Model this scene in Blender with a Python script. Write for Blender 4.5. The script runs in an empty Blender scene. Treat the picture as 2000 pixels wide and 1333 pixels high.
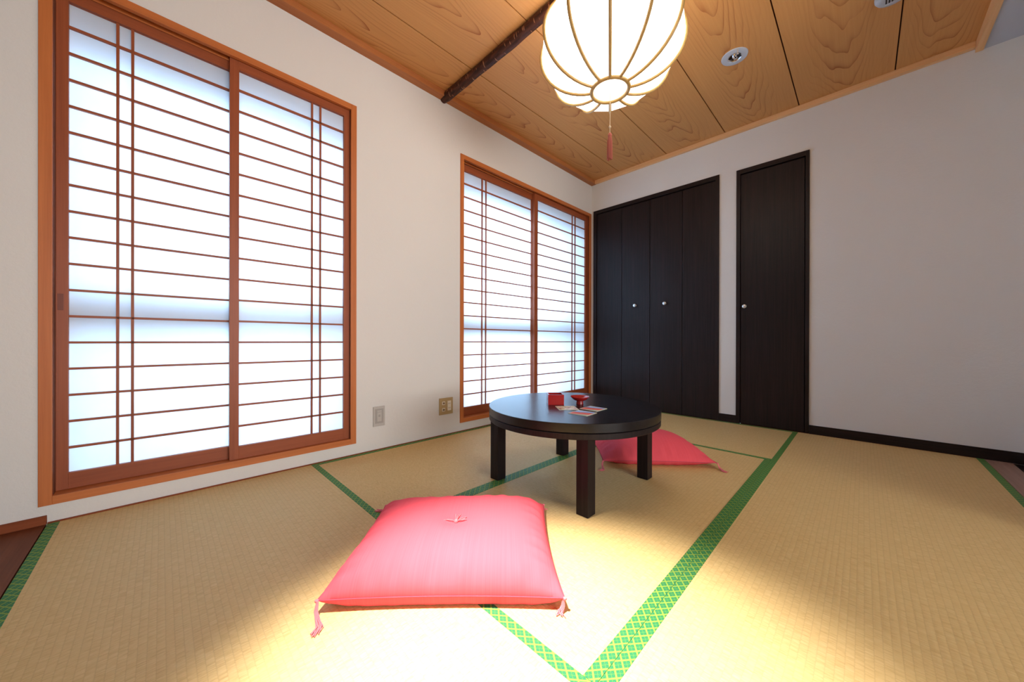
import bpy, bmesh, math, random
from mathutils import Vector, Matrix
random.seed(7)
S = bpy.context.scene
COL = S.collection
PI = math.pi

# ------------------------------------------------------------------ camera
yaw, pitch, roll, fpx = -0.78577, -0.00124, 0.00231, 685.45
fwd = Vector((math.sin(yaw)*math.cos(pitch), math.cos(yaw)*math.cos(pitch), math.sin(pitch)))
rgt = fwd.cross(Vector((0, 0, 1))).normalized()
upv = rgt.cross(fwd)
r2 = math.cos(roll)*rgt + math.sin(roll)*upv
u2 = -math.sin(roll)*rgt + math.cos(roll)*upv
cd = bpy.data.cameras.new('camera')
cd.sensor_width = 36.0
cd.lens = fpx/2000*36.0
cd.clip_start = 0.02
cam = bpy.data.objects.new('camera', cd)
M = Matrix((r2, u2, -fwd)).transposed().to_4x4()
M.translation = Vector((2.13352, -3.37549, 0.68))
cam.matrix_world = M
COL.objects.link(cam)
S.camera = cam

# ------------------------------------------------------------------ world, lights, exposure
S.view_settings.view_transform = 'Standard'
S.view_settings.look = 'None'
S.view_settings.gamma = 1.0
S.view_settings.exposure = 0.42
S.view_settings.use_curve_mapping = False
W = bpy.data.worlds.new('world')
S.world = W
W.use_nodes = True
bg = W.node_tree.nodes['Background']
bg.inputs[0].default_value = (0.58, 0.76, 1.0, 1)
bg.inputs[1].default_value = 1.5


def area(name, loc, aim, sx, sy, energy, color):
    l = bpy.data.lights.new(name, 'AREA')
    l.shape = 'RECTANGLE'
    l.size, l.size_y, l.energy, l.color = sx, sy, energy, color
    o = bpy.data.objects.new(name, l)
    o.location = loc
    o.rotation_euler = Vector(aim).to_track_quat('-Z', 'Y').to_euler()
    COL.objects.link(o)
    return o


# daylight falling on the two paper windows from the open air outside
area('daylight', (-0.90, -2.98, 1.12), (1, 0, 0), 0.60, 1.9, 62, (0.43, 0.71, 1.0))
area('daylight', (-0.90, -1.18, 1.12), (1, 0, 0), 0.75, 1.9, 102, (0.44, 0.72, 1.0))
# added fill light at right, behind a made-up opening, brightens the left wall
added_fill = area('daylight', (4.75, -2.75, 0.95), (-1, 0, 0), 2.0, 1.1, 28, (1.0, 0.98, 0.94))
added_fill.data.spread = math.radians(115)

# ------------------------------------------------------------------ node helpers


def mat(name, rough=0.6, spec=0.3, base=(0.8, 0.8, 0.8)):
    m = bpy.data.materials.new(name)
    m.use_nodes = True
    b = m.node_tree.nodes['Principled BSDF']
    b.inputs['Roughness'].default_value = rough
    b.inputs['Specular IOR Level'].default_value = spec
    b.inputs['Base Color'].default_value = (*base, 1)
    return m


class NT:
    def __init__(s, m):
        s.t = m.node_tree
        s.b = s.t.nodes.get('Principled BSDF')

    def n(s, kind, **kw):
        x = s.t.nodes.new(kind)
        for k, v in kw.items():
            setattr(x, k, v)
        return x

    def l(s, a, b):
        s.t.links.new(a, b)

    def put(s, sock, v):
        if hasattr(v, 'is_linked') or hasattr(v, 'links'):
            s.l(v, sock)
        else:
            sock.default_value = v

    def math(s, op, a, b=0.0, c=0.0, clamp=False):
        x = s.n('ShaderNodeMath', operation=op)
        x.use_clamp = clamp
        s.put(x.inputs[0], a)
        s.put(x.inputs[1], b)
        s.put(x.inputs[2], c)
        return x.outputs[0]

    def coord(s, scale=(1, 1, 1), loc=(0, 0, 0), out='Object'):
        c = s.n('ShaderNodeTexCoord')
        mp = s.n('ShaderNodeMapping')
        mp.inputs['Scale'].default_value = scale
        mp.inputs['Location'].default_value = loc
        s.l(c.outputs[out], mp.inputs['Vector'])
        return mp.outputs[0]

    def xyz(s, v):
        x = s.n('ShaderNodeSeparateXYZ')
        s.l(v, x.inputs[0])
        return x.outputs

    def noise(s, v, scale=1.0, detail=3, rough=0.55, dist=0.0):
        x = s.n('ShaderNodeTexNoise')
        s.l(v, x.inputs['Vector'])
        x.inputs['Scale'].default_value = scale
        x.inputs['Detail'].default_value = detail
        x.inputs['Roughness'].default_value = rough
        x.inputs['Distortion'].default_value = dist
        return x.outputs['Fac']

    def ramp(s, f, stops):
        x = s.n('ShaderNodeValToRGB')
        e = x.color_ramp.elements
        while len(e) < len(stops):
            e.new(0.5)
        for q, (p, c) in zip(e, stops):
            q.position = p
            q.color = (*c, 1) if len(c) == 3 else c
        s.put(x.inputs[0], f)
        return x.outputs[0]

    def mix(s, f, a, b, blend='MIX'):
        x = s.n('ShaderNodeMix', data_type='RGBA', blend_type=blend)
        s.put(x.inputs[0], f)
        for i, v in ((6, a), (7, b)):
            if isinstance(v, tuple):
                x.inputs[i].default_value = (*v, 1)
            else:
                s.l(v, x.inputs[i])
        return x.outputs[2]

    def bump(s, h, strength=0.2, dist=0.002):
        x = s.n('ShaderNodeBump')
        x.inputs['Strength'].default_value = strength
        x.inputs['Distance'].default_value = dist
        s.l(h, x.inputs['Height'])
        s.l(x.outputs[0], s.b.inputs['Normal'])

    def color(s, c):
        s.put(s.b.inputs['Base Color'], c)


def wood(name, light, dark, axis='Z', rough=0.45, spec=0.35, scale=1.0):
    m = mat(name, rough, spec)
    t = NT(m)
    sc = {'X': (1.2, 45, 45), 'Y': (45, 1.2, 45), 'Z': (45, 45, 1.2)}[axis]
    v = t.coord(tuple(q*scale for q in sc))
    f = t.noise(v, 1.0, 5, 0.6, 0.3)
    v2 = t.coord(tuple(q*scale*5 for q in sc))
    g = t.noise(v2, 1.0, 2)
    k = t.math('ADD', t.math('MULTIPLY', f, 0.75), t.math('MULTIPLY', g, 0.25))
    t.color(t.ramp(k, [(0.32, dark), (0.66, light)]))
    t.bump(g, 0.08, 0.001)
    return m


# ------------------------------------------------------------------ materials
wall_m = mat('wallpaper', 0.85, 0.15)
t = NT(wall_m)
v = t.coord((1, 1, 1))
n1 = t.noise(v, 55, 5, 0.7)
n2 = t.noise(v, 2.2, 2)
t.color(t.mix(t.math('MULTIPLY', n2, 0.35), (0.76, 0.735, 0.70), (0.71, 0.68, 0.64)))
t.bump(n1, 0.35, 0.004)

white_m = mat('dimmed_white_ceiling', 0.85, 0.15, (0.52, 0.54, 0.60))  # white paint darkened to grey-blue to stand in for the dim adjoining space

shaded_wood_m = wood('shaded_wood', (0.16, 0.045, 0.018), (0.10, 0.028, 0.012), 'Y')  # casing wood darkened to paint the shade inside the tracks
cas_m = {a: wood('casing_wood_'+a, (0.60, 0.185, 0.048), (0.47, 0.13, 0.032), a) for a in 'YZ'}
sash_m = {a: wood('shaded_sash_wood_'+a, (0.36, 0.090, 0.030), (0.26, 0.060, 0.020), a) for a in 'YZ'}  # sash wood darkened so its colour carries the backlit shade
trim_m = {a: wood('ceiling_trim_'+a, (0.86, 0.50, 0.24), (0.72, 0.38, 0.16), a) for a in 'XY'}
trimr_m = wood('ceiling_trim_red', (0.50, 0.19, 0.06), (0.38, 0.12, 0.035), 'Y')
dark_m = {a: wood('dark_wood_'+a, (0.024, 0.0135, 0.0125), (0.009, 0.0055, 0.0055), a, 0.42, 0.22, 1.6) for a in 'XZ'}
floor_m = wood('brown_floorboard', (0.19, 0.055, 0.022), (0.13, 0.036, 0.014), 'X', 0.5, 0.15)
plank_m = wood('pale_threshold', (0.38, 0.22, 0.16), (0.27, 0.15, 0.11), 'Y', 0.5, 0.3)
sill_m = wood('reddish_edge_strip', (0.30, 0.085, 0.035), (0.2, 0.05, 0.02), 'Y', 0.8, 0.1)
table_m = wood('table_wood', (0.011, 0.008, 0.0085), (0.0045, 0.0035, 0.004), 'X', 0.25, 0.48, 1.6)
leg_m = wood('table_leg_wood', (0.018, 0.0115, 0.012), (0.0065, 0.0045, 0.005), 'Z', 0.42, 0.18, 1.6)
black_m = mat('shadow_gap', 0.7, 0.1, (0.006, 0.005, 0.005))
slot_m = mat('dark_hole', 0.6, 0.2, (0.02, 0.018, 0.018))

# ceiling boards: arched (cathedral) cedar grain, each board offset by its own random value
cei_m = mat('cedar_board', 0.55, 0.25)
t = NT(cei_m)
oi = t.n('ShaderNodeObjectInfo')
rnd = oi.outputs['Random']
tc = t.n('ShaderNodeTexCoord')
sx, sy, sz = t.xyz(tc.outputs['Object'])
cmb = t.n('ShaderNodeCombineXYZ')
t.l(t.math('MULTIPLY', sx, 5.0), cmb.inputs[0])
t.l(t.math('MULTIPLY', sy, 0.9), cmb.inputs[1])
t.l(t.math('MULTIPLY', rnd, 37.0), cmb.inputs[2])
low = t.noise(cmb.outputs[0], 1.0, 2, 0.5)
cm2 = t.n('ShaderNodeCombineXYZ')
t.l(t.math('MULTIPLY', sx, 7.0), cm2.inputs[0])
t.l(t.math('MULTIPLY', sy, 1.1), cm2.inputs[1])
t.l(t.math('MULTIPLY', rnd, 17.0), cm2.inputs[2])
mid = t.noise(cm2.outputs[0], 1.0, 2, 0.4)
xo = t.math('ADD', sx, t.math('MULTIPLY', t.math('SUBTRACT', low, 0.5), 0.16))
x2 = t.math('MULTIPLY', xo, xo)
dep = t.math('ADD', t.math('MULTIPLY', sy, 0.062), t.math('ADD', 0.17, t.math('MULTIPLY', t.math('SUBTRACT', mid, 0.5), 0.06)))
rad = t.math('SQRT', t.math('ADD', x2, t.math('MULTIPLY', dep, dep)))
ph = t.math('FRACT', t.math('MULTIPLY', rad, 92.0))
ring = t.math('POWER', ph, 6.0)
# the late-wood lines are strong only in the heart of the board
core = t.math('SUBTRACT', 1.0, t.math('MULTIPLY', t.math('ABSOLUTE', xo), 6.5), clamp=True)
patch = t.math('MULTIPLY', t.math('SUBTRACT', t.noise(cmb.outputs[0], 2.6, 2), 0.31), 3.4, clamp=True)
line = t.math('MULTIPLY', ring, t.math('ADD', 0.10, t.math('MULTIPLY', t.math('MULTIPLY', core, patch), 0.9)))
cm3 = t.n('ShaderNodeCombineXYZ')
t.l(t.math('MULTIPLY', sx, 120.0), cm3.inputs[0])
t.l(t.math('MULTIPLY', sy, 1.5), cm3.inputs[1])
t.l(rnd, cm3.inputs[2])
fine = t.noise(cm3.outputs[0], 1.0, 3)
base = t.mix(fine, (0.66, 0.325, 0.112), (0.56, 0.255, 0.080))
t.color(t.mix(line, base, (0.28, 0.060, 0.014)))
t.bump(fine, 0.05, 0.001)

# woven rush: ridges are geometry, here only the rush strands and their tint
rush_m = mat('woven_rush', 0.62, 0.25)
t = NT(rush_m)
tc = t.n('ShaderNodeTexCoord')
sx, sy, sz = t.xyz(tc.outputs['Object'])
RP = 0.0147
cell = t.math('FLOOR', t.math('DIVIDE', sy, RP))
cmb = t.n('ShaderNodeCombineXYZ')
t.l(t.math('MULTIPLY', sx, 330.0), cmb.inputs[0])
t.l(t.math('MULTIPLY', sy, 28.0), cmb.inputs[1])
t.l(t.math('MULTIPLY', cell, 0.9), cmb.inputs[2])
st = t.noise(cmb.outputs[0], 1.0, 3, 0.65)
big = t.noise(t.coord((1.6, 1.6, 1)), 1.0, 3)
c1 = t.ramp(st, [(0.30, (0.54, 0.34, 0.125)), (0.5, (0.68, 0.46, 0.19)), (0.72, (0.76, 0.545, 0.255))])
c2 = t.mix(t.math('MULTIPLY', big, 0.5), c1, (0.65, 0.43, 0.165))
fr = t.math('FRACT', t.math('DIVIDE', sy, RP))
valley = t.math('POWER', t.math('ABSOLUTE', t.math('SUBTRACT', t.math('MULTIPLY', fr, 2.0), 1.0)), 9.0)
t.color(t.mix(t.math('MULTIPLY', valley, 0.32), c2, (0.40, 0.24, 0.095)))
t.bump(st, 0.25, 0.0012)

# green brocade tape: gold lattice with four-petal diamonds
heri_m = mat('green_brocade', 0.6, 0.25)
t = NT(heri_m)
tc = t.n('ShaderNodeTexCoord')
sx, sy, sz = t.xyz(tc.outputs['Object'])
PP = 0.0242
a = t.math('DIVIDE', t.math('ADD', t.math('MULTIPLY', sx, 0.83), sy), PP)
b = t.math('DIVIDE', t.math('SUBTRACT', t.math('MULTIPLY', sx, 0.83), sy), PP)
fa, fb = t.math('FRACT', a), t.math('FRACT', b)
da = t.math('ABSOLUTE', t.math('SUBTRACT', fa, 0.5))
db = t.math('ABSOLUTE', t.math('SUBTRACT', fb, 0.5))
mx = t.math('MAXIMUM', da, db)
mn = t.math('MINIMUM', da, db)
lattice = t.math('GREATER_THAN', mx, 0.43)
petal = t.math('MULTIPLY', t.math('LESS_THAN', mx, 0.345), t.math('GREATER_THAN', mn, 0.045))
pa = t.math('ABSOLUTE', t.math('SUBTRACT', da, 0.18))
pb = t.math('ABSOLUTE', t.math('SUBTRACT', db, 0.18))
dot = t.math('LESS_THAN', t.math('MAXIMUM', pa, pb), 0.05)
c = t.mix(petal, (0.085, 0.25, 0.05), (0.010, 0.13, 0.060))
c = t.mix(dot, c, (0.055, 0.23, 0.085))
c = t.mix(lattice, c, (0.27, 0.33, 0.045))
thr = t.noise(t.coord((900, 900, 1)), 1.0, 1)
t.color(t.mix(0.15, c, t.mix(thr, (0.012, 0.12, 0.04), (0.06, 0.19, 0.035))))
t.bump(thr, 0.15, 0.0006)

# cushion cotton with a thin thread stripe
cush_m = mat('pink_cotton', 0.9, 0.1)
t = NT(cush_m)
tc = t.n('ShaderNodeTexCoord')
sx, sy, sz = t.xyz(tc.outputs['Object'])
cmb = t.n('ShaderNodeCombineXYZ')
t.l(t.math('MULTIPLY', sx, 520.0), cmb.inputs[0])
t.l(t.math('MULTIPLY', sy, 2.5), cmb.inputs[1])
stripe = t.noise(cmb.outputs[0], 1.0, 3, 0.6)
t.color(t.ramp(stripe, [(0.25, (0.76, 0.082, 0.105)), (0.55, (0.79, 0.096, 0.122)), (0.8, (0.80, 0.106, 0.132))]))
t.bump(stripe, 0.05, 0.0004)
seam_m = mat('seam_thread', 0.9, 0.1, (0.50, 0.075, 0.11))
tass_m = mat('tassel_thread', 0.9, 0.1, (0.74, 0.19, 0.21))
tas2_m = mat('lamp_tassel_thread', 0.85, 0.1, (0.42, 0.125, 0.09))

# shoji paper lets daylight through
paper_m = bpy.data.materials.new('shoji_paper')
paper_m.use_nodes = True
t = NT(paper_m)
t.t.nodes.remove(t.b)
tr = t.n('ShaderNodeBsdfTranslucent')
df = t.n('ShaderNodeBsdfDiffuse')
mx_ = t.n('ShaderNodeMixShader')
fib = t.noise(t.coord((1, 14, 14)), 1.0, 4, 0.6)
t.l(t.mix(fib, (0.86, 0.90, 0.96), (0.93, 0.95, 0.98)), tr.inputs[0])
df.inputs[0].default_value = (0.80, 0.80, 0.80, 1)
mx_.inputs[0].default_value = 0.45
t.l(tr.outputs[0], mx_.inputs[1])
t.l(df.outputs[0], mx_.inputs[2])
t.l(mx_.outputs[0], t.t.nodes['Material Output'].inputs[0])


def emit(name, col, strength, base):
    m = mat(name, 0.7, 0.2, base)
    b = m.node_tree.nodes['Principled BSDF']
    b.inputs['Emission Color'].default_value = (*col, 1)
    b.inputs['Emission Strength'].default_value = strength
    return m


shade_m = emit('lit_lamp_paper', (1.0, 0.93, 0.82), 3.6, (0.85, 0.82, 0.75))
bulb_m = emit('lit_bulb', (1.0, 0.95, 0.86), 30.0, (0.9, 0.9, 0.9))
rib_m = wood('lamp_rib_wood', (0.50, 0.31, 0.10), (0.40, 0.23, 0.065), 'Z', 0.45, 0.4)
cord_m = mat('pale_cord', 0.8, 0.2, (0.62, 0.46, 0.30))
plas_m = mat('white_plastic', 0.45, 0.3, (0.47, 0.50, 0.56))
greyp_m = mat('grey_plastic', 0.45, 0.35, (0.52, 0.49, 0.45))
greyl_m = mat('grey_plastic_recess', 0.5, 0.3, (0.40, 0.37, 0.34))
gold_m = mat('beige_metal_plate', 0.35, 0.4, (0.46, 0.32, 0.15))
ivory_m = mat('ivory_socket', 0.4, 0.4, (0.78, 0.71, 0.58))
brass_m = mat('jack_metal', 0.3, 0.5, (0.22, 0.14, 0.07))
knob_m = mat('satin_steel', 0.28, 0.5, (0.72, 0.71, 0.69))
knob_m.node_tree.nodes['Principled BSDF'].inputs['Metallic'].default_value = 0.75
chrome_m = mat('chrome_reflector', 0.08, 0.5, (0.85, 0.86, 0.9))
chrome_m.node_tree.nodes['Principled BSDF'].inputs['Metallic'].default_value = 1.0
red_m = mat('red_lacquer', 0.22, 0.6, (0.42, 0.016, 0.014))
redi_m = mat('red_lacquer_inside', 0.3, 0.5, (0.27, 0.010, 0.010))
redr_m = mat('red_lacquer_rim', 0.25, 0.6, (0.55, 0.12, 0.10))
alu_m = mat('window_aluminium', 0.4, 0.4, (0.30, 0.30, 0.32))
alu_m.node_tree.nodes['Principled BSDF'].inputs['Metallic'].default_value = 0.6
ext_m = mat('outside_eave_board', 0.8, 0.1, (0.30, 0.31, 0.33))

# cherry-bark pole with pale cross marks
bark_m = mat('cherry_bark', 0.5, 0.2)
t = NT(bark_m)
tc = t.n('ShaderNodeTexCoord')
sx, sy, sz = t.xyz(tc.outputs['Object'])
ang = t.math('ARCTAN2', sz, sy)
cmb = t.n('ShaderNodeCombineXYZ')
t.l(t.math('MULTIPLY', t.math('ADD', sx, t.math('MULTIPLY', ang, 0.004)), 95.0), cmb.inputs[0])
t.l(t.math('MULTIPLY', ang, 0.55), cmb.inputs[1])
mark = t.noise(cmb.outputs[0], 1.0, 1, 0.4)
mk = t.math('GREATER_THAN', mark, 0.668)
blot = t.noise(t.coord((14, 60, 60)), 1.0, 4)
base = t.ramp(blot, [(0.35, (0.030, 0.010, 0.006)), (0.7, (0.105, 0.032, 0.015))])
t.color(t.mix(mk, base, (0.36, 0.16, 0.08)))
t.bump(blot, 0.4, 0.003)


def card_mat(name, kind):
    m = mat(name, 0.45, 0.35)
    t = NT(m)
    tc = t.n('ShaderNodeTexCoord')
    sx, sy, sz = t.xyz(tc.outputs['Object'])
    if kind == 0:      # blue over red-orange over a pale green edge, plain slanting bands
        wob = t.noise(t.coord((60, 60, 1)), 1.0, 2)
        y = t.math('ADD', t.math('ADD', sy, t.math('MULTIPLY', sx, -0.32)), t.math('MULTIPLY', t.math('SUBTRACT', wob, 0.5), 0.006))
        k = t.math('ADD', t.math('MULTIPLY', y, 10.0), 0.5)
        x = t.n('ShaderNodeValToRGB')
        x.color_ramp.interpolation = 'CONSTANT'
        e = x.color_ramp.elements
        for _ in range(3):
            e.new(0.5)
        for q, (p_, c_) in zip(e, [(0, (0.42, 0.55, 0.36)), (0.16, (0.80, 0.105, 0.05)), (0.56, (0.10, 0.09, 0.12)), (0.62, (0.30, 0.46, 0.84)), (0.84, (0.55, 0.66, 0.86))]):
            q.position = p_
            q.color = (*c_, 1)
        t.l(k, x.inputs[0])
        inner = x.outputs[0]
    else:              # cream with soft brown, grey and pink patches
        f = t.noise(t.coord((38, 24, 1)), 1.0, 1)
        x = t.n('ShaderNodeValToRGB')
        x.color_ramp.interpolation = 'CONSTANT'
        e = x.color_ramp.elements
        for _ in range(3):
            e.new(0.5)
        for q, (p_, c_) in zip(e, [(0, (0.30, 0.15, 0.07)), (0.40, (0.72, 0.56, 0.30)), (0.52, (0.80, 0.74, 0.66)), (0.60, (0.75, 0.40, 0.33)), (0.68, (0.50, 0.48, 0.45))]):
            q.position = p_
            q.color = (*c_, 1)
        t.l(f, x.inputs[0])
        inner = x.outputs[0]
    edge = t.math('GREATER_THAN', t.math('MAXIMUM', t.math('ABSOLUTE', sx), t.math('ABSOLUTE', sy)), 0.0415)
    t.color(t.mix(edge, inner, (0.72, 0.66, 0.50)))
    return m


card_m = [card_mat('printed_card_bands', 0), card_mat('printed_card_patches', 1)]

# ------------------------------------------------------------------ mesh helpers


class MB:
    def __init__(s):
        s.bm = bmesh.new()

    def box(s, x0, x1, y0, y1, z0, z1, bev=0.0):
        m = Matrix.Translation(((x0+x1)/2, (y0+y1)/2, (z0+z1)/2)) @ Matrix.Diagonal((abs(x1-x0), abs(y1-y0), abs(z1-z0), 1))
        r = bmesh.ops.create_cube(s.bm, size=1.0, matrix=m)
        if bev > 0:
            es = list({e for v_ in r['verts'] for e in v_.link_edges})
            bmesh.ops.bevel(s.bm, geom=es, offset=bev, segments=2, profile=0.7, affect='EDGES')
        return s

    def lathe(s, prof, n=48, c=(0, 0, 0), close=False):
        rings = []
        for r, z in prof:
            if r < 1e-6:
                rings.append([s.bm.verts.new((c[0], c[1], c[2]+z))])
            else:
                rings.append([s.bm.verts.new((c[0]+r*math.cos(2*PI*i/n), c[1]+r*math.sin(2*PI*i/n), c[2]+z)) for i in range(n)])
        pairs = list(zip(rings, rings[1:]))
        if close:
            pairs.append((rings[-1], rings[0]))
        for a_, b_ in pairs:
            for i in range(n):
                j = (i+1) % n
                if len(a_) == 1 and len(b_) == 1:
                    continue
                if len(a_) == 1:
                    s.bm.faces.new((a_[0], b_[j], b_[i]))
                elif len(b_) == 1:
                    s.bm.faces.new((a_[i], a_[j], b_[0]))
                else:
                    s.bm.faces.new((a_[i], a_[j], b_[j], b_[i]))
        return s

    def tube(s, pts, r, n=8, cap=True):
        pts = [Vector(p_) for p_ in pts]
        rs = r if isinstance(r, (list, tuple)) else [r]*len(pts)
        prev = None
        rings = []
        for i, p_ in enumerate(pts):
            d = (pts[min(i+1, len(pts)-1)] - pts[max(i-1, 0)]).normalized()
            if prev is None:
                prev = d.orthogonal().normalized()
            prev = (prev - d*prev.dot(d)).normalized()
            q = d.cross(prev)
            rings.append([s.bm.verts.new(p_ + rs[i]*(math.cos(2*PI*k/n)*prev + math.sin(2*PI*k/n)*q)) for k in range(n)])
        for a_, b_ in zip(rings, rings[1:]):
            for k in range(n):
                s.bm.faces.new((a_[k], a_[(k+1) % n], b_[(k+1) % n], b_[k]))
        if cap:
            s.bm.faces.new(rings[0][::-1])
            s.bm.faces.new(rings[-1])
        return s

    def obj(s, name, m, parent=None, smooth=False, loc=None):
        bmesh.ops.recalc_face_normals(s.bm, faces=s.bm.faces[:])
        me = bpy.data.meshes.new(name)
        s.bm.to_mesh(me)
        s.bm.free()
        return link(name, me, m, parent, smooth, loc)


def link(name, me, m, parent=None, smooth=False, loc=None):
    if m:
        me.materials.append(m)
    if smooth:
        for p_ in me.polygons:
            p_.use_smooth = True
        try:
            me.set_sharp_from_angle(angle=math.radians(38))
        except Exception:
            pass
    o = bpy.data.objects.new(name, me)
    COL.objects.link(o)
    if parent:
        o.parent = parent
    if loc:
        o.location = loc
    return o


def tag(o, label=None, cat=None, group=None, kind=None):
    for k, v_ in (('label', label), ('category', cat), ('group', group), ('kind', kind)):
        if v_:
            o[k] = v_
    return o


def empty(name, loc=(0, 0, 0), rz=0.0):
    o = bpy.data.objects.new(name, None)
    o.empty_display_size = 0.05
    o.location = loc
    o.rotation_euler = (0, 0, rz)
    COL.objects.link(o)
    return o


def copy_tree(o, parent=None):
    kids = [c_ for c_ in bpy.data.objects if c_.parent == o]
    c_ = o.copy()
    COL.objects.link(c_)
    c_.parent = parent
    for k in kids:
        copy_tree(k, c_)
    return c_


def grid_wall(name, axis, lo, hi, z0, z1, t0, t1, holes, m, label):
    """wall slab with rectangular openings; axis is the running axis, t0..t1 its thickness"""
    us = sorted({lo, hi} | {h[0] for h in holes} | {h[1] for h in holes})
    zs = sorted({z0, z1} | {h[2] for h in holes} | {h[3] for h in holes})
    b_ = MB()
    for i in range(len(us)-1):
        for j in range(len(zs)-1):
            cu, cz = (us[i]+us[i+1])/2, (zs[j]+zs[j+1])/2
            if any(h[0] < cu < h[1] and h[2] < cz < h[3] for h in holes):
                continue
            if axis == 'Y':
                b_.box(t0, t1, us[i], us[i+1], zs[j], zs[j+1])
            else:
                b_.box(us[i], us[i+1], t0, t1, zs[j], zs[j+1])
    bmesh.ops.remove_doubles(b_.bm, verts=b_.bm.verts[:], dist=1e-5)
    # drop the inner faces between neighbouring cells
    seen = {}
    for f in list(b_.bm.faces):
        k = tuple(sorted(v_.index for v_ in f.verts))
        seen.setdefault(k, []).append(f)
    b_.bm.verts.index_update()
    seen = {}
    for f in b_.bm.faces:
        seen.setdefault(tuple(sorted(v_.index for v_ in f.verts)), []).append(f)
    kill = [f for fs in seen.values() if len(fs) > 1 for f in fs]
    bmesh.ops.delete(b_.bm, geom=kill, context='FACES')
    return tag(b_.obj(name, m), label, 'wall', kind='structure')


# ------------------------------------------------------------------ room shell
XR, YF = 2.62, -3.672        # room is x 0..XR, y YF..0
ZC = 2.43                    # underside of the ceiling boards
W1 = (-3.694, -2.556, 0.066, 2.068)
W2 = (-1.795, -0.012, 0.062, 2.080)
D1 = (0.030, 1.262, -0.06, 2.102)
D2 = (1.388, 1.852, -0.06, 2.090)
grid_wall('wall_left', 'Y', -6.2, 0.15, -0.06, 2.6, -0.15, 0.0,
          [(W1[0]+.012, W1[1]-.012, W1[2]+.012, W1[3]-.012), (W2[0]+.012, W2[1]-.012, W2[2]+.012, W2[3]-.012)],
          wall_m, 'off-white textured wall with the two paper windows')
grid_wall('wall_back', 'X', 0.0, 4.4, -0.06, 2.6, 0.0, 0.15,
          [(D1[0]+.004, D1[1]-.004, D1[2], D1[3]-.004), (D2[0]+.004, D2[1]-.004, D2[2], D2[3]-.004)],
          wall_m, 'off-white textured wall with the dark closet doors')
grid_wall('wall_right', 'Y', -6.2, 0.15, -0.06, 2.6, 4.4, 4.5, [(-3.85, -1.65, 0.35, 1.60)],
          wall_m, 'wall of the adjoining space with an opening added for fill light, out of sight to the right')  # opening added to let the right fill light in
tag(MB().box(2.80, 2.90, -1.25, 0.0, -0.004, 2.38).obj('wall_light_blocker', wall_m), 'short wall added out of sight at right to keep fill light off the back wall', 'wall', kind='structure')  # unseen blocker, added to shade the back wall from the right fill
tag(MB().box(-0.15, 4.5, -6.3, -6.2, -0.06, 2.6).obj('wall_front', wall_m), 'wall behind the viewer', 'wall', kind='structure')

fl = tag(MB().box(-0.15, 4.5, -6.3, 0.6, -0.12, -0.052).obj('floor', floor_m), 'floor beneath the straw mats with wooden edges', 'floor', kind='structure')
MB().box(0.0, 4.4, -6.2, YF-0.004, -0.052, -0.0015).obj('floorboard', floor_m, fl)['label'] = 'reddish brown wooden floor in front of the mats'
MB().box(2.632, 2.726, YF, -0.002, -0.052, 0.0, 0.002).obj('threshold_plank', plank_m, fl)['label'] = 'pale wooden threshold plank'
MB().box(2.728, 4.4, YF, 0.0, -0.052, -0.004).obj('dark_floorboard', dark_m['X'], fl)['label'] = 'near-black floor beyond the threshold'
tag(MB().box(0.0, 0.011, YF, -0.002, -0.05, 0.003).obj('trim_1', sill_m), 'thin reddish strip between the left wall and the mats', 'trim', kind='structure')
tag(MB().box(0.0, 0.012, -6.2, YF-0.002, -0.001, 0.030, 0.001).obj('baseboard_left', sill_m), 'low reddish brown baseboard at the left edge beside the wooden floor', 'baseboard', kind='structure')
bb = MB()
for a_, b_ in ((D1[1]+0.001, D2[0]-0.001), (D2[1]+0.001, 4.4)):
    bb.box(a_, b_, -0.009, 0.0, 0.0, 0.064, 0.001)
tag(bb.obj('baseboard_back', dark_m['X']), 'near-black baseboard along the back wall', 'baseboard', kind='structure')
tag(MB().box(0.012, 2.63, -0.009, -0.0005, -0.05, 0.0005).obj('trim_2', sill_m), 'thin reddish strip under the back baseboard', 'trim', kind='structure')

# ceiling
ce = tag(MB().box(-0.15, XR, -6.2, 0.15, ZC+0.010, 2.62).obj('ceiling', mat('ceiling_backing', 0.9, 0.1, (0.05, 0.02, 0.012))), 'cedar board ceiling', 'ceiling', kind='structure')
seams = [0.0, 0.345, 0.8275, 1.310, 1.7925, 2.275, 2.62]
for i in range(6):
    g = 0.0032
    x0, x1 = seams[i]+(g if i else 0), seams[i+1]-(g if i < 5 else 0)
    hw = (x1-x0)/2
    b_ = MB().box(-hw, hw, -1.83, 1.83, 0, 0.012, 0.0012)
    b_.obj('ceiling_board', cei_m, ce, loc=((x0+x1)/2, -1.836, ZC))
tag(MB().box(0.0, 0.058, YF, 0.0, 2.395, ZC+0.002, 0.002).obj('trim_3', trimr_m), 'reddish wooden ceiling moulding on the window wall', 'trim', kind='structure')
tag(MB().box(0.058, XR-0.028, -0.030, 0.0, 2.395, ZC+0.002, 0.003).obj('trim_4', trim_m['X']), 'pale wooden ceiling moulding on the back wall', 'trim', kind='structure')
tag(MB().box(XR-0.027, XR+0.003, -6.2, -0.0002, 2.374, 2.52, 0.002).obj('trim_5', trim_m['Y']), 'wooden edge board where the cedar ceiling ends', 'trim', kind='structure')
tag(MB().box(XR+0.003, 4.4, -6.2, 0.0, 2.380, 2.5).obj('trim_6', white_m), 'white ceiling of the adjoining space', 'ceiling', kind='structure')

# ------------------------------------------------------------------ windows (casings, outside frames)


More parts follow.
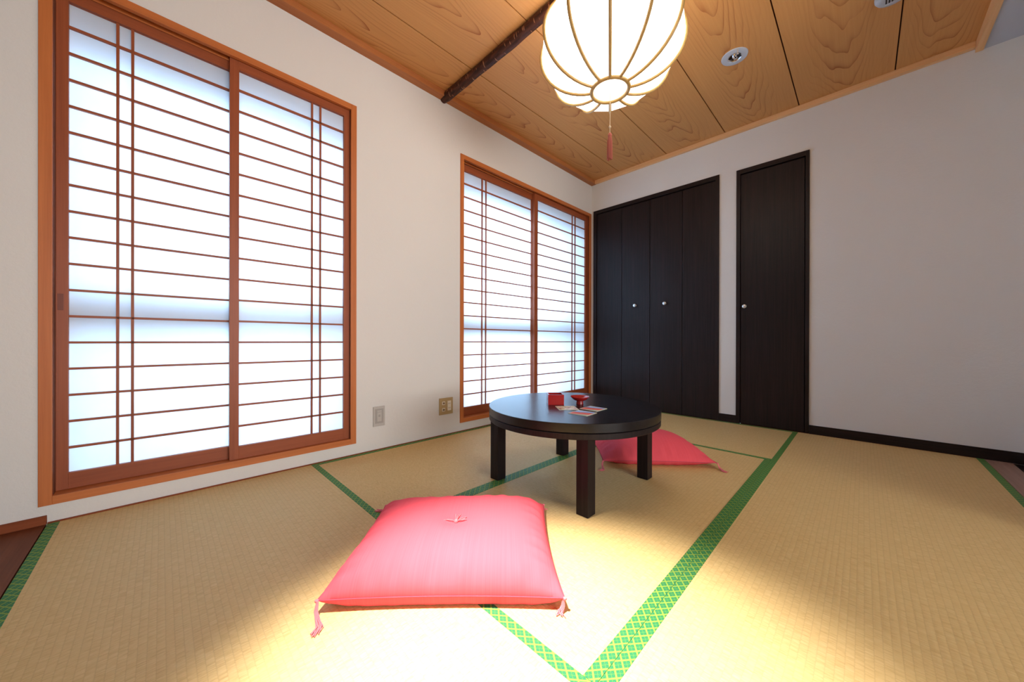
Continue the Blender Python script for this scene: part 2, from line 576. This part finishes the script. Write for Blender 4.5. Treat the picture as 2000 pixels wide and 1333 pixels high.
def window(name, w, label):
    y0, y1, z0, z1 = w
    e = tag(empty(name, (0, (y0+y1)/2, z0)), label, 'window', kind='structure')
    off = (0, -(y0+y1)/2, -z0)

    def part(nm, m, *boxes, bev=0.0015):
        b_ = MB()
        for q in boxes:
            b_.box(*q, bev)
        return b_.obj(nm, m, e, loc=off)
    c_ = 0.032
    part('jamb', cas_m['Z'], (-0.105, 0.007, y0, y0+c_, z0, z1))
    part('jamb', cas_m['Z'], (-0.105, 0.007, y1-c_, y1, z0, z1))
    part('head_rail', cas_m['Y'], (-0.012, 0.0065, y0+c_, y1-c_, z1-c_, z1), (-0.0475, -0.0445, y0+c_, y1-c_, z1-c_, z1),
         (-0.105, -0.080, y0+c_, y1-c_, z1-c_, z1), bev=0.0008)
    part('groove', shaded_wood_m, (-0.105, -0.004, y0+c_, y1-c_, z1-0.010, z1+0.001), bev=0)
    part('sill', cas_m['Y'], (-0.105, 0.0065, y0+c_, y1-c_, z0, z0+c_))
    # aluminium sash and eave outside, seen only as soft shade through the paper
    part('outer_head', alu_m, (-0.200, -0.165, y0+.03, y1-.03, 1.815, z1), bev=0)
    part('outer_rail', alu_m, (-0.160, -0.135, y0+.03, y1-.03, 0.725, 0.855), bev=0)
    part('outer_stile', alu_m, (-0.150, -0.112, y0+.03, y0+.075, z0, 1.845), bev=0)
    part('outer_stile', alu_m, (-0.150, -0.112, y1-.075, y1-.03, z0, 1.845), bev=0)
    part('jamb_shade', shaded_wood_m, (-0.048, -0.005, y0+c_, y0+c_+.0012, z0+c_, z1-c_), (-0.048, -0.005, y1-c_-.0012, y1-c_, z0+c_, z1-c_), bev=0)  # thin dark strips painting shade onto the inner jamb faces
    part('outer_sill', alu_m, (-0.150, -0.112, y0+.075, y1-.075, z0, z0+.05), bev=0)
    return e


window('window_1', W1, 'tall window with a reddish wooden casing at the left')
window('window_2', W2, 'wide window with a reddish wooden casing beside the dark closet')


def shoji(y0, y1, zb, zt, xf, st_l, st_r, verts, zbars, label, pull=None):
    """sliding paper screen; xf = front face x; st_* stile widths; verts = y of vertical bars"""
    e = tag(empty('shoji_screen', (xf-0.014, (y0+y1)/2, zb)), label, 'shoji screen')
    off = (-(xf-0.014), -(y0+y1)/2, -zb)
    xb = xf-0.028
    gy0, gy1 = y0+st_l, y1-st_r
    gz0, gz1 = 0.161, 1.994

    def bx(nm, m, q, bev=0.001):
        return MB().box(*q, bev).obj(nm, m, e, loc=off)
    ml = sash_m['Z']
    bx('stile', ml, (xb, xf, y0, gy0, zb, zt))
    bx('stile', ml, (xb, xf, gy1, y1, zb, zt))
    bx('top_rail', sash_m['Y'], (xb, xf-0.0005, gy0, gy1, gz1, zt))
    bx('bottom_rail', sash_m['Y'], (xb, xf-0.0005, gy0, gy1, zb, gz0))
    MB().box(xf-0.0178, xf-0.0172, gy0-.004, gy1+.004, gz0-.004, gz1+.004).obj('paper', paper_m, e, loc=off)
    hb = None
    for z in zbars:
        if hb is None:
            hb = MB().box(-0.0055, 0.0055, -(gy1-gy0)/2, (gy1-gy0)/2, -0.0045, 0.0045).obj('horizontal_bar', sash_m['Y'], e)
            o = hb
        else:
            o = hb.copy()
            COL.objects.link(o)
        o.location = (xf-0.0115+off[0], (gy0+gy1)/2+off[1], z+off[2])
    vb = None
    for y in verts:
        if vb is None:
            vb = MB().box(-0.0052, 0.0052, -0.0045, 0.0045, -(gz1-gz0)/2, (gz1-gz0)/2).obj('vertical_bar', sash_m['Z'], e)
            o = vb
        else:
            o = vb.copy()
            COL.objects.link(o)
        o.location = (xf-0.0112+off[0], y+off[1], (gz0+gz1)/2+off[2])
    if pull:
        py, pz = pull
        MB().box(xf-0.001, xf+0.0006, py-.0075, py+.0075, pz-.032, pz+.032, 0.0006).obj('finger_pull', wood('pull_wood', (0.22, 0.05, 0.02), (0.15, 0.032, 0.012), 'Z'), e, loc=off)
    return e


ZB = [0.2580+0.10265*k for k in range(17)]
F, R = -0.016, -0.0495        # front and rear tracks
zb, zt = 0.099, 2.046
shoji(-3.6615, -3.104, zb, zt, R, 0.0305, 0.030, (-3.504, -3.462), ZB, 'left paper screen of the tall left window, with a finger pull in its left stile', pull=(-3.650, 0.825))
shoji(-3.144, -2.586, zb, zt, F, 0.036, 0.034, (-2.786, -2.744), ZB, 'right paper screen of the tall left window, sliding in the front track')
zb2 = 0.0945
shoji(-1.765, -0.905, zb2, zt, R, 0.033, 0.030, (-1.531, -1.490), ZB, 'left paper screen of the wide window beside the closet')
shoji(-0.934, -0.042, zb2, zt, F, 0.045, 0.050, (-0.328, -0.277), ZB, 'right paper screen of the wide window, next to the dark closet')

# ------------------------------------------------------------------ closet and door in the back wall


def knob(x, z, y, par, off):
    prof = [(0, 0.030), (0.009, 0.0295), (0.0145, 0.027), (0.016, 0.022), (0.0145, 0.017), (0.0075, 0.013), (0.007, 0.003), (0.011, 0.001), (0.011, -0.002), (0, -0.002)]
    o = MB().lathe(prof, 24).obj('knob', knob_m, par, True)
    o.rotation_euler = (PI/2, 0, 0)
    o.location = (x+off[0], y+off[1], z+off[2])
    o['label'] = 'round satin metal knob'
    return o


def door(name, d, seams_, jw, knobs, label, right_jamb=True):
    x0, x1, _, z1 = d
    e = tag(empty(name, ((x0+x1)/2, 0.03, 0)), label, 'door', kind='structure')
    off = (-(x0+x1)/2, -0.03, 0)
    fr = MB().box(x0, x0+jw, -0.010, 0.06, 0.001, z1, 0.0015).obj('jamb', dark_m['Z'], e, loc=off)
    MB().box(x1-jw*0.8, x1, -0.010, 0.06, 0.001, z1, 0.0015).obj('jamb', dark_m['Z'], e, loc=off)
    MB().box(x0+jw, x1-jw*0.8, -0.010, 0.06, z1-0.036, z1, 0.0015).obj('head', dark_m['X'], e, loc=off)
    MB().box(x0+jw, x1-jw*0.8, 0.030, 0.06, -0.051, z1-0.036).obj('backing', black_m, e, loc=off)
    for i in range(len(seams_)-1):
        a_, b_ = seams_[i]+0.0022, seams_[i+1]-0.0022
        hw = (b_-a_)/2
        o = MB().box(-hw, hw, -0.012, 0.012, 0.005, z1-0.044, 0.0012).obj('door_panel', dark_m['Z'], e)
        o.location = ((a_+b_)/2+off[0], 0.013+off[1], 0)
        for kx, kz in knobs:
            if a_ < kx < b_:
                kb = knob(kx, kz, 0.001, o, (-(a_+b_)/2, -0.013, 0))
    return e


door('door_1', D1, [0.067, 0.362, 0.658, 0.959, 1.234], 0.036, [(0.512, 1.035), (0.806, 1.035)], 'dark brown four-panel folding closet door with two small knobs')
door('door_2', D2, [1.416, 1.826], 0.028, [(1.449, 0.963)], 'single narrow dark brown door with one knob')

# ------------------------------------------------------------------ tatami mats


def ridge_mesh(L, Wd):
    n = max(1, round((Wd-0.058)/RP))
    k = 6
    vs, fs = [], []
    y0 = -Wd/2+0.027
    y1 = Wd/2-0.027
    m0, m1 = math.ceil(y0/RP*k), math.floor(y1/RP*k)
    ys = [y0]+[m_*RP/k for m_ in range(m0, m1+1) if y0+1e-5 < m_*RP/k < y1-1e-5]+[y1]
    cnt = len(ys)-1
    for y in ys:
        f_ = ((y+1e-9)/RP) % 1.0
        z = -0.0008+0.0003*math.sin(PI*f_)**0.6
        vs += [(-L/2, y, z), (L/2, y, z)]
    for i in range(cnt):
        a_ = 2*i
        fs.append((a_, a_+1, a_+3, a_+2))
    # side skirts and underside
    b0 = len(vs)
    vs += [(-L/2, y0, -0.05), (L/2, y0, -0.05), (-L/2, y1, -0.05), (L/2, y1, -0.05)]
    e = 2*cnt
    fs += [(b0, b0+1, 1, 0), (e, e+1, b0+3, b0+2), (b0+1, b0, b0+2, b0+3)]
    fs.append(tuple([b0]+[2*i for i in range(cnt+1)]+[b0+2]))
    fs.append(tuple([b0+3]+[2*i+1 for i in range(cnt, -1, -1)]+[b0+1]))
    me = bpy.data.meshes.new('woven_surface')
    me.from_pydata(vs, [], fs)
    me.update()
    return me


def tatami(x0, x1, y0, y1, long_axis, label):
    g = 0.0003
    x0, x1, y0, y1 = x0+g, x1-g, y0+g, y1-g
    L, Wd = (x1-x0, y1-y0) if long_axis == 'X' else (y1-y0, x1-x0)
    e = tag(empty('tatami_mat', ((x0+x1)/2, (y0+y1)/2, 0), 0 if long_axis == 'X' else PI/2), label, 'tatami mat', 'straw mats covering the floor')
    link('woven_surface', ridge_mesh(L, Wd), rush_m, e, True)
    for s in (-1, 1):
        b_ = MB()
        yo, yi = Wd/2, Wd/2-0.029
        b_.box(-L/2, L/2, min(s*yo, s*yi), max(s*yo, s*yi), -0.05, 0.0004, 0.0006)
        b_.obj('border', heri_m, e)
    return e


BX, DY, CY = 1.762, -0.916, -2.769
tatami(0.011, BX, YF, CY, 'X', 'straw mat nearest on the left, under the front cushion, lying along the wooden floor edge')
tatami(0.011, 0.897, CY, DY, 'Y', 'straw mat along the window wall, left of the table')
tatami(0.897, BX, CY, DY, 'Y', 'straw mat under the round table')
tatami(0.011, BX, DY, -0.0085, 'X', 'straw mat in front of the dark closet doors')
tatami(BX, 2.630, -1.840, -0.0085, 'Y', 'straw mat at the right, reaching the back wall baseboard')
tatami(BX, 2.630, YF, -1.840, 'Y', 'straw mat at the lower right corner, nearest the viewer')

# ------------------------------------------------------------------ ceiling pole
vs = []
pl = MB()
pts, rs = [], []
N = 70
for i in range(N+1):
    s = i/N
    pts.append((2.588*s, 0.003*math.sin(s*9), 0.0015*math.sin(s*13+1)))
    rs.append(0.0295+0.0012*math.sin(s*31)+0.0008*math.sin(s*77))
rs[0] *= 0.9
pl.tube(pts, rs, 20)
tag(pl.obj('ceiling_pole', bark_m, None, True, loc=(0.003, -1.948, 2.405)), 'dark bark-covered log pole running across the cedar ceiling', 'pole')

# ------------------------------------------------------------------ pendant lamp
LC = (1.306, -1.914)
Z0, RB, R0, BB = 1.836, 0.318, 0.080, 0.21
lamp = tag(empty('pendant_lamp', (LC[0], LC[1], Z0)), 'lit white twelve-sided paper lantern with gold-brown ribs hanging from the ceiling', 'lamp')
AZ = math.radians(-60.48)
NP = 22
prof = [(R0+(RB-R0)*math.sin(PI*0.93*i/NP), BB*(1-math.cos(PI*0.93*i/NP))) for i in range(NP+1)]
for k in range(12):
    a0, a1 = AZ+math.radians(30*k), AZ+math.radians(30*(k+1))
    b_ = MB()
    prev = None
    for r_, z_ in prof:
        cur = [b_.bm.verts.new((r_*math.cos(q), r_*math.sin(q), z_)) for q in (a0, a1)]
        if prev:
            b_.bm.faces.new((prev[0], prev[1], cur[1], cur[0]))
        prev = cur
    b_.obj('shade_panel', shade_m, lamp, True)
    b_ = MB()
    b_.tube([((r_+0.004)*math.cos(a0), (r_+0.004)*math.sin(a0), z_-0.001) for r_, z_ in prof], 0.0072, 8)
    b_.obj('rib', rib_m, lamp, True)
rt, zt_ = prof[-1]
MB().lathe([(0.083+0.0092*math.cos(q), 0.0092*math.sin(q)-0.001) for q in [2*PI*i/10 for i in range(10)]], 48, close=True).obj('bottom_ring', rib_m, lamp, True)
MB().lathe([(rt+0.007*math.cos(q), zt_+0.007*math.sin(q)) for q in [2*PI*i/10 for i in range(10)]], 48, close=True).obj('top_ring', rib_m, lamp, True)
MB().lathe([(0, 0.0005), (0.078, 0.0005), (0.078, 0.003), (0, 0.003)], 40).obj('bottom_disc', shade_m, lamp)
zc = ZC-Z0
MB().lathe([(0, zc-0.001), (0.06, zc-0.001), (0.058, zc-0.03), (0.02, zc-0.045), (0, zc-0.045)], 32, (0, 0.045, 0)).obj('ceiling_rose', plas_m, lamp, True)
MB().tube([(0, 0.045, zc-0.04), (0, 0.03, zc-0.09), (0, 0, zt_+0.02), (0, 0, zt_-0.12)], 0.004, 8).obj('cord', cord_m, lamp, True)
MB().box(-rt, rt, -0.005, 0.005, zt_-0.004, zt_+0.004).obj('crossbar', rib_m, lamp)
MB().tube([(0, 0, 0.001), (0.001, 0, -0.08), (0, 0, -0.165), (0, 0, -0.205)], 0.0016, 6).obj('pull_string', cord_m, lamp, True)
b_ = MB()
b_.lathe([(0, 0.005), (0.004, 0.004), (0.006, 0), (0.004, -0.004), (0, -0.005)], 12, (0, 0, -0.170))
b_.obj('knot', cord_m, lamp, True)
ts = MB()
ts.lathe([(0, -0.198), (0.006, -0.199), (0.0095, -0.206), (0.009, -0.212), (0.0065, -0.214), (0, -0.214)], 16)
for i in range(26):
    q = i*2.399
    rr = 0.011*math.sqrt((i+0.5)/26)
    ts.tube([(rr*.55*math.cos(q), rr*.55*math.sin(q), -0.212), (rr*math.cos(q), rr*math.sin(q), -0.235), (rr*1.12*math.cos(q), rr*1.12*math.sin(q), -0.316-0.006*random.random())], 0.0019, 5)
ts.obj('tassel', tas2_m, lamp, True)['label'] = 'dusty red thread tassel'

# ------------------------------------------------------------------ recessed downlights and ceiling alarm


def downlight(x, y, lit, label, aim=None):
    e = tag(empty('downlight', (x, y, ZC)), label, 'light', 'recessed ceiling downlights')
    MB().lathe([(0.036, 0.001), (0.038, -0.007), (0.060, -0.008), (0.069, -0.005), (0.071, 0.0005)], 48).obj('trim_ring', plas_m, e, True)
    MB().lathe([(0.037, -0.006), (0.034, -0.003), (0.026, -0.001), (0, -0.0005)], 32).obj('reflector', chrome_m, e, True)
    b_ = MB()
    for q in (0.3, 2.6):
        b_.box(0.004, 0.027, -0.0025, 0.0025, -0.0055, -0.002)
        b_.bm.verts.ensure_lookup_table()
        bmesh.ops.rotate(b_.bm, verts=b_.bm.verts[-8:], cent=(0, 0, 0), matrix=Matrix.Rotation(q, 3, 'Z'))
    b_.obj('reflector_fin', slot_m if not lit else chrome_m, e)
    MB().lathe([(0, -0.009), (0.010, -0.008), (0.013, -0.004), (0.011, -0.0008), (0, -0.0008)], 20).obj('bulb', bulb_m if lit else chrome_m, e, True)
    MB().tube([(0.030, -0.058, -0.006), (0.030, -0.058, -0.030)], 0.0016, 8).obj('lever', cord_m, e, True)
    if lit:
        l = bpy.data.lights.new('downlight_beam', 'SPOT')
        l.energy = 960
        l.color = (1.0, 0.98, 0.95)
        l.spot_size = math.radians(34)
        l.spot_blend = 1.0
        l.shadow_soft_size = 0.09
        o = bpy.data.objects.new('downlight_beam', l)
        COL.objects.link(o)
        o.location = (x, y, ZC-0.03)
        o.rotation_euler = (Vector(aim)-o.location).to_track_quat('-Z', 'Y').to_euler()
    return e


downlight(1.570, -0.885, False, 'unlit round white downlight in the ceiling near the back wall')
downlight(1.180, -3.300, True, 'lit downlight in the ceiling above the foreground cushion, out of frame', (1.66, -2.83, 0))
al = tag(empty('smoke_alarm', (2.235, -0.790, ZC)), 'white domed ceiling alarm beside the rightmost board joint', 'smoke alarm')
MB().lathe([(0.062, 0.0), (0.066, -0.006), (0.066, -0.016), (0.060, -0.026), (0.044, -0.033), (0, -0.036)], 48).obj('housing', plas_m, al, True)
b_ = MB()
for i in range(5):
    b_.box(-0.026+i*0.011, -0.021+i*0.011, -0.016, 0.016, -0.0375, -0.033)
b_.obj('vent_slot', slot_m, al)
MB().box(-0.030, 0.030, 0.020, 0.028, -0.0372, -0.030, 0.001).obj('test_button', plas_m, al)

# ------------------------------------------------------------------ wall plates
p = tag(empty('wall_jack', (0, -2.4165, 0.146)), 'grey plastic wall plate with a single jack, left of the socket plate', 'wall plate')
MB().box(0, 0.008, -0.0365, 0.0365, 0, 0.122, 0.002).obj('plate', greyp_m, p)
MB().box(0.0075, 0.0095, -0.026, 0.026, 0.018, 0.108, 0.0008).obj('insert', greyl_m, p)
MB().box(0.009, 0.0105, -0.014, 0.014, 0.030, 0.098, 0.0006).obj('jack_cover', greyp_m, p)
MB().box(0.0100, 0.0112, -0.006, 0.006, 0.058, 0.072, 0.0004).obj('jack_port', greyl_m, p)
MB().box(0.0100, 0.0112, -0.013, 0.013, 0.086, 0.089).obj('jack_slot', greyl_m, p)
p = tag(empty('socket_plate', (0, -1.9195, 0.146)), 'beige metal wall plate with two aerial jacks and a white double socket', 'socket')
MB().box(0, 0.006, -0.058, 0.058, 0, 0.119, 0.0015).obj('plate', gold_m, p)
for z in (0.036, 0.083):
    s_ = MB().box(0.0055, 0.010, -0.036, -0.012, z-0.012, z+0.012, 0.001).obj('aerial_jack', ivory_m, p)
    j = MB().lathe([(0, 0.006), (0.003, 0.006), (0.003, 0.003), (0.007, 0.004), (0.0075, 0), (0, 0)], 20).obj('jack_barrel', brass_m, s_, True)
    j.rotation_euler = (0, PI/2, 0)
    j.location = (0.0100, -0.024, z)
s_ = MB().box(0.0055, 0.010, 0.010, 0.040, 0.026, 0.096, 0.001).obj('double_socket', ivory_m, p)
for z in (0.045, 0.077):
    for y in (0.0195, 0.0305):
        MB().box(0.0098, 0.0104, y-.001, y+.001, z-.005, z+.005).obj('pin_slot', slot_m, s_)

# ------------------------------------------------------------------ table
TC = (1.113, -1.936)
tb = tag(empty('round_table', (TC[0], TC[1], 0)), 'low round near-black wooden table on four square legs', 'table')
H, TR = 0.364, 0.409
def disc(r, z0_, z1_, bv=0.0014, n=96):
    return MB().lathe([(0, z0_), (r-bv, z0_), (r, z0_+bv), (r, z1_-bv), (r-bv, z1_), (0, z1_)], n)
disc(TR, H-0.036, H).obj('tabletop', table_m, tb, True)
disc(TR-0.010, H-0.0395, H-0.0355, 0.0005).obj('shadow_gap', black_m, tb, True)
disc(TR-0.001, H-0.063, H-0.039, 0.002).obj('apron', leg_m, tb, True)
lm = None
for sx_, sy_ in ((-1, -1), (1, -1), (1, 1), (-1, 1)):
    if lm is None:
        lm = MB().box(-0.0265, 0.0265, -0.0265, 0.0265, 0.0005, H-0.062, 0.0015).obj('leg', leg_m, tb)
        o = lm
    else:
        o = lm.copy()
        COL.objects.link(o)
    o.location = (sx_*0.253, sy_*0.262, 0)

# ------------------------------------------------------------------ things on the table
bx_ = tag(empty('sake_box', (1.042, -1.978, H), math.radians(46)), 'small square open red lacquer box on the table', 'box')
w_, d_, h_, th = 0.039, 0.037, 0.050, 0.006
for nm, q in (('side_panel', (-w_, w_, -d_, -d_+th)), ('side_panel', (-w_, w_, d_-th, d_)), ('side_panel', (-w_, -w_+th, -d_+th, d_-th)), ('side_panel', (w_-th, w_, -d_+th, d_-th))):
    MB().box(*q, 0.0, h_, 0.0008).obj(nm, red_m, bx_)
MB().box(-w_+th, w_-th, -d_+th, d_-th, 0.001, 0.006).obj('bottom_panel', redi_m, bx_)
cp = tag(empty('sake_cup', (1.131, -1.893, H)), 'red lacquer footed sake cup on the table, right of the red box', 'cup')
MB().lathe([(0, 0.0205), (0.016, 0.021), (0.030, 0.026), (0.0445, 0.0375), (0.0455, 0.0378), (0.046, 0.036), (0.036, 0.024), (0.022, 0.0165), (0, 0.015)], 48).obj('bowl', red_m, cp, True)
MB().lathe([(0.0165, 0.018), (0.0165, 0.010), (0.018, 0.0), (0.0145, 0.0), (0.0135, 0.014)], 40).obj('foot', redi_m, cp, True)


def card(x, y, rz, k, label):
    o = MB().box(-0.046, 0.046, -0.045, 0.045, -0.0008, 0.0008, 0.0003).obj('printed_card', card_m[k], None, loc=(x, y, H+0.0009))
    o.rotation_euler = (0, 0, rz)
    return tag(o, label, 'card', 'printed cards on the table')


card(1.249, -1.957, math.radians(0), 0, 'square card printed in blue and orange-red bands, the farther right of two alike')
card(1.270, -2.078, math.radians(4), 0, 'square card printed in blue and orange-red bands, nearest the table front')
card(1.152, -2.031, math.radians(50), 1, 'cream square card with brown and pink patches in front of the red box')

# ------------------------------------------------------------------ cushions


def cushion(loc, rz, Wd, D, hz, label, seed, zs, pw, ex, tass):
    rnd_ = random.Random(seed)
    e = tag(empty('floor_cushion', loc, rz), label, 'cushion', 'pink floor cushions')
    n = 72
    ph_ = [rnd_.uniform(0, 6.28) for _ in range(12)]

    def outline(u, v_):
        pin = 0.045
        x = Wd/2*u*(1-pin*(1-v_*v_))
        y = D/2*v_*(1-pin*(1-u*u))
        return x, y

    def seam(u, v_):
        m_ = max(abs(u), abs(v_))
        return zs

    def env(u, v_):
        q = (1-abs(u)**pw)*(1-abs(v_)**pw)
        return max(q, 0.0)**ex

    def wrinkle(u, v_):
        ev = max(0, 1-(1-abs(v_))/0.30)*(1-abs(v_)**14)
        eu = max(0, 1-(1-abs(u))/0.30)*(1-abs(u)**14)
        a_ = math.sin(21*u+ph_[0]+2*math.sin(7*u+ph_[1])+2.2*v_)+0.6*math.sin(37*u+ph_[2])
        b__ = math.sin(19*v_+ph_[3]+2*math.sin(6*v_+ph_[4])+2.2*u)+0.6*math.sin(33*v_+ph_[5])
        lo_ = 0.004*math.sin(3.1*u+ph_[6])*math.sin(2.7*v_+ph_[7])
        return 0.0075*(ev**1.5*a_+eu**1.5*b__)+lo_*env(u, v_)
    bm = bmesh.new()
    top, bot = {}, {}
    cs = [-math.cos(PI*i/n)*0.45+(2*i/n-1)*0.55 for i in range(n+1)]
    for i, u in enumerate(cs):
        for j, v_ in enumerate(cs):
            x, y = outline(u, v_)
            tuft = -0.016*math.exp(-((x/0.05)**2+(y/0.05)**2))
            z = zs+(hz-zs)*env(u, v_)+wrinkle(u, v_)*min(1, 3*env(u, v_))+tuft
            top[i, j] = bm.verts.new((x, y, z))
    for i, u in enumerate(cs):
        for j, v_ in enumerate(cs):
            if i in (0, n) or j in (0, n):
                bot[i, j] = top[i, j]
                continue
            x, y = outline(u, v_)
            z = max(0.0012, zs-0.075*env(u, v_)+0.6*wrinkle(u, v_))
            bot[i, j] = bm.verts.new((x, y, z))
    for i in range(n):
        for j in range(n):
            bm.faces.new((top[i, j], top[i+1, j], top[i+1, j+1], top[i, j+1]))
            bm.faces.new((bot[i, j], bot[i, j+1], bot[i+1, j+1], bot[i+1, j]))
    b_ = MB()
    b_.bm.free()
    b_.bm = bm
    b_.obj('cover', cush_m, e, True)
    # sewn seam round the edge
    loop = [outline(u, -1) for u in cs]+[outline(1, v_) for v_ in cs[1:]]+[outline(u, 1) for u in cs[::-1][1:]]+[outline(-1, v_) for v_ in cs[::-1][1:-1]]
    b_ = MB()
    lp = [(x*1.0008, y*1.0008, zs+0.0006) for x, y in loop]
    b_.tube(lp+[lp[0]], 0.0014, 6, False)
    b_.obj('seam', seam_m, e, True)
    # corner tassels drooping to the mat
    for k, (su, sv) in enumerate(((-1, -1), (1, -1), (1, 1), (-1, 1))):
        x, y = outline(su, sv)
        b_ = MB()
        # (direction of droop, length, sideways curl) of this corner's tassel, in cushion axes
        da_, ln_, cu_ = tass[k]
        out = Vector((math.cos(math.radians(da_)), math.sin(math.radians(da_)), 0))
        side = Vector((-out.y, out.x, 0))*cu_
        for q in range(16):
            sp = (q/15-0.5)*2
            jit = lambda s_: Vector((rnd_.uniform(-s_, s_), rnd_.uniform(-s_, s_), 0))
            sd = Vector((-out.y, out.x, 0))
            a_ = Vector((x, y, zs))-Vector((su, sv, 0))*0.003
            p1 = a_+out*0.10*ln_+sd*sp*0.002+Vector((0, 0, 0.001))
            p2 = a_+out*0.24*ln_+sd*sp*0.004+Vector((0, 0, -zs*0.5))
            p3 = a_+out*0.42*ln_+side*0.12*ln_+sd*sp*0.005+jit(0.0015)
            p3.z = 0.005+0.002*(q % 3)
            p4 = a_+out*0.70*ln_+side*0.30*ln_+sd*sp*0.007+jit(0.003)
            p4.z = 0.0024+0.0014*(q % 3)
            p5 = a_+out*ln_+side*0.22*ln_+sd*sp*0.010+jit(0.006)
            p5.z = 0.002+0.001*(q % 2)
            b_.tube([a_, p1, p2, p3, p4, p5], 0.00105, 5)
        b_.lathe([(0, 0.004), (0.0045, 0.002), (0.005, -0.001), (0.003, -0.004), (0, -0.0045)], 10, (x, y, zs))
        b_.obj('corner_tassel', tass_m, e, True)
    # tuft of threads tied at the centre
    b_ = MB()
    zc_ = hz-0.015
    for q in range(14):
        an = rnd_.choice((0.25, 0.25, 0.25+PI, 1.5))+rnd_.uniform(-0.28, 0.28)
        ln = rnd_.uniform(0.022, 0.040)
        d = Vector((math.cos(an), math.sin(an), 0))
        b_.tube([Vector((0, 0, zc_)), d*ln*0.4+Vector((0, 0, zc_+0.006)), d*ln+Vector((0, 0, zc_+0.006+0.001*(q % 3)))], 0.0012, 5)
    b_.lathe([(0, 0.008), (0.005, 0.006), (0.007, 0.001), (0.005, -0.003), (0, -0.004)], 12, (0, 0, zc_))
    b_.obj('centre_tuft', tass_m, e, True)
    return e


cushion((1.207, -2.703, 0), math.radians(46), 0.620, 0.505, 0.110, 'pale pink square cushion in the foreground with a tied centre tuft', 3,
        0.030, 4.6, 0.55, ((-80, 0.075, 0.8), (-110, 0.024, -1.0), (60, 0.030, 1.0), (165, 0.050, -0.6)))
cushion((1.193, -1.295, 0), math.radians(42), 0.600, 0.510, 0.138, 'deeper pink cushion behind the right legs of the round table', 5,
        0.030, 2.6, 0.70, ((-125, 0.075, 1.0), (-60, 0.060, -0.6), (45, 0.05, 1.0), (135, 0.05, 1.0)))
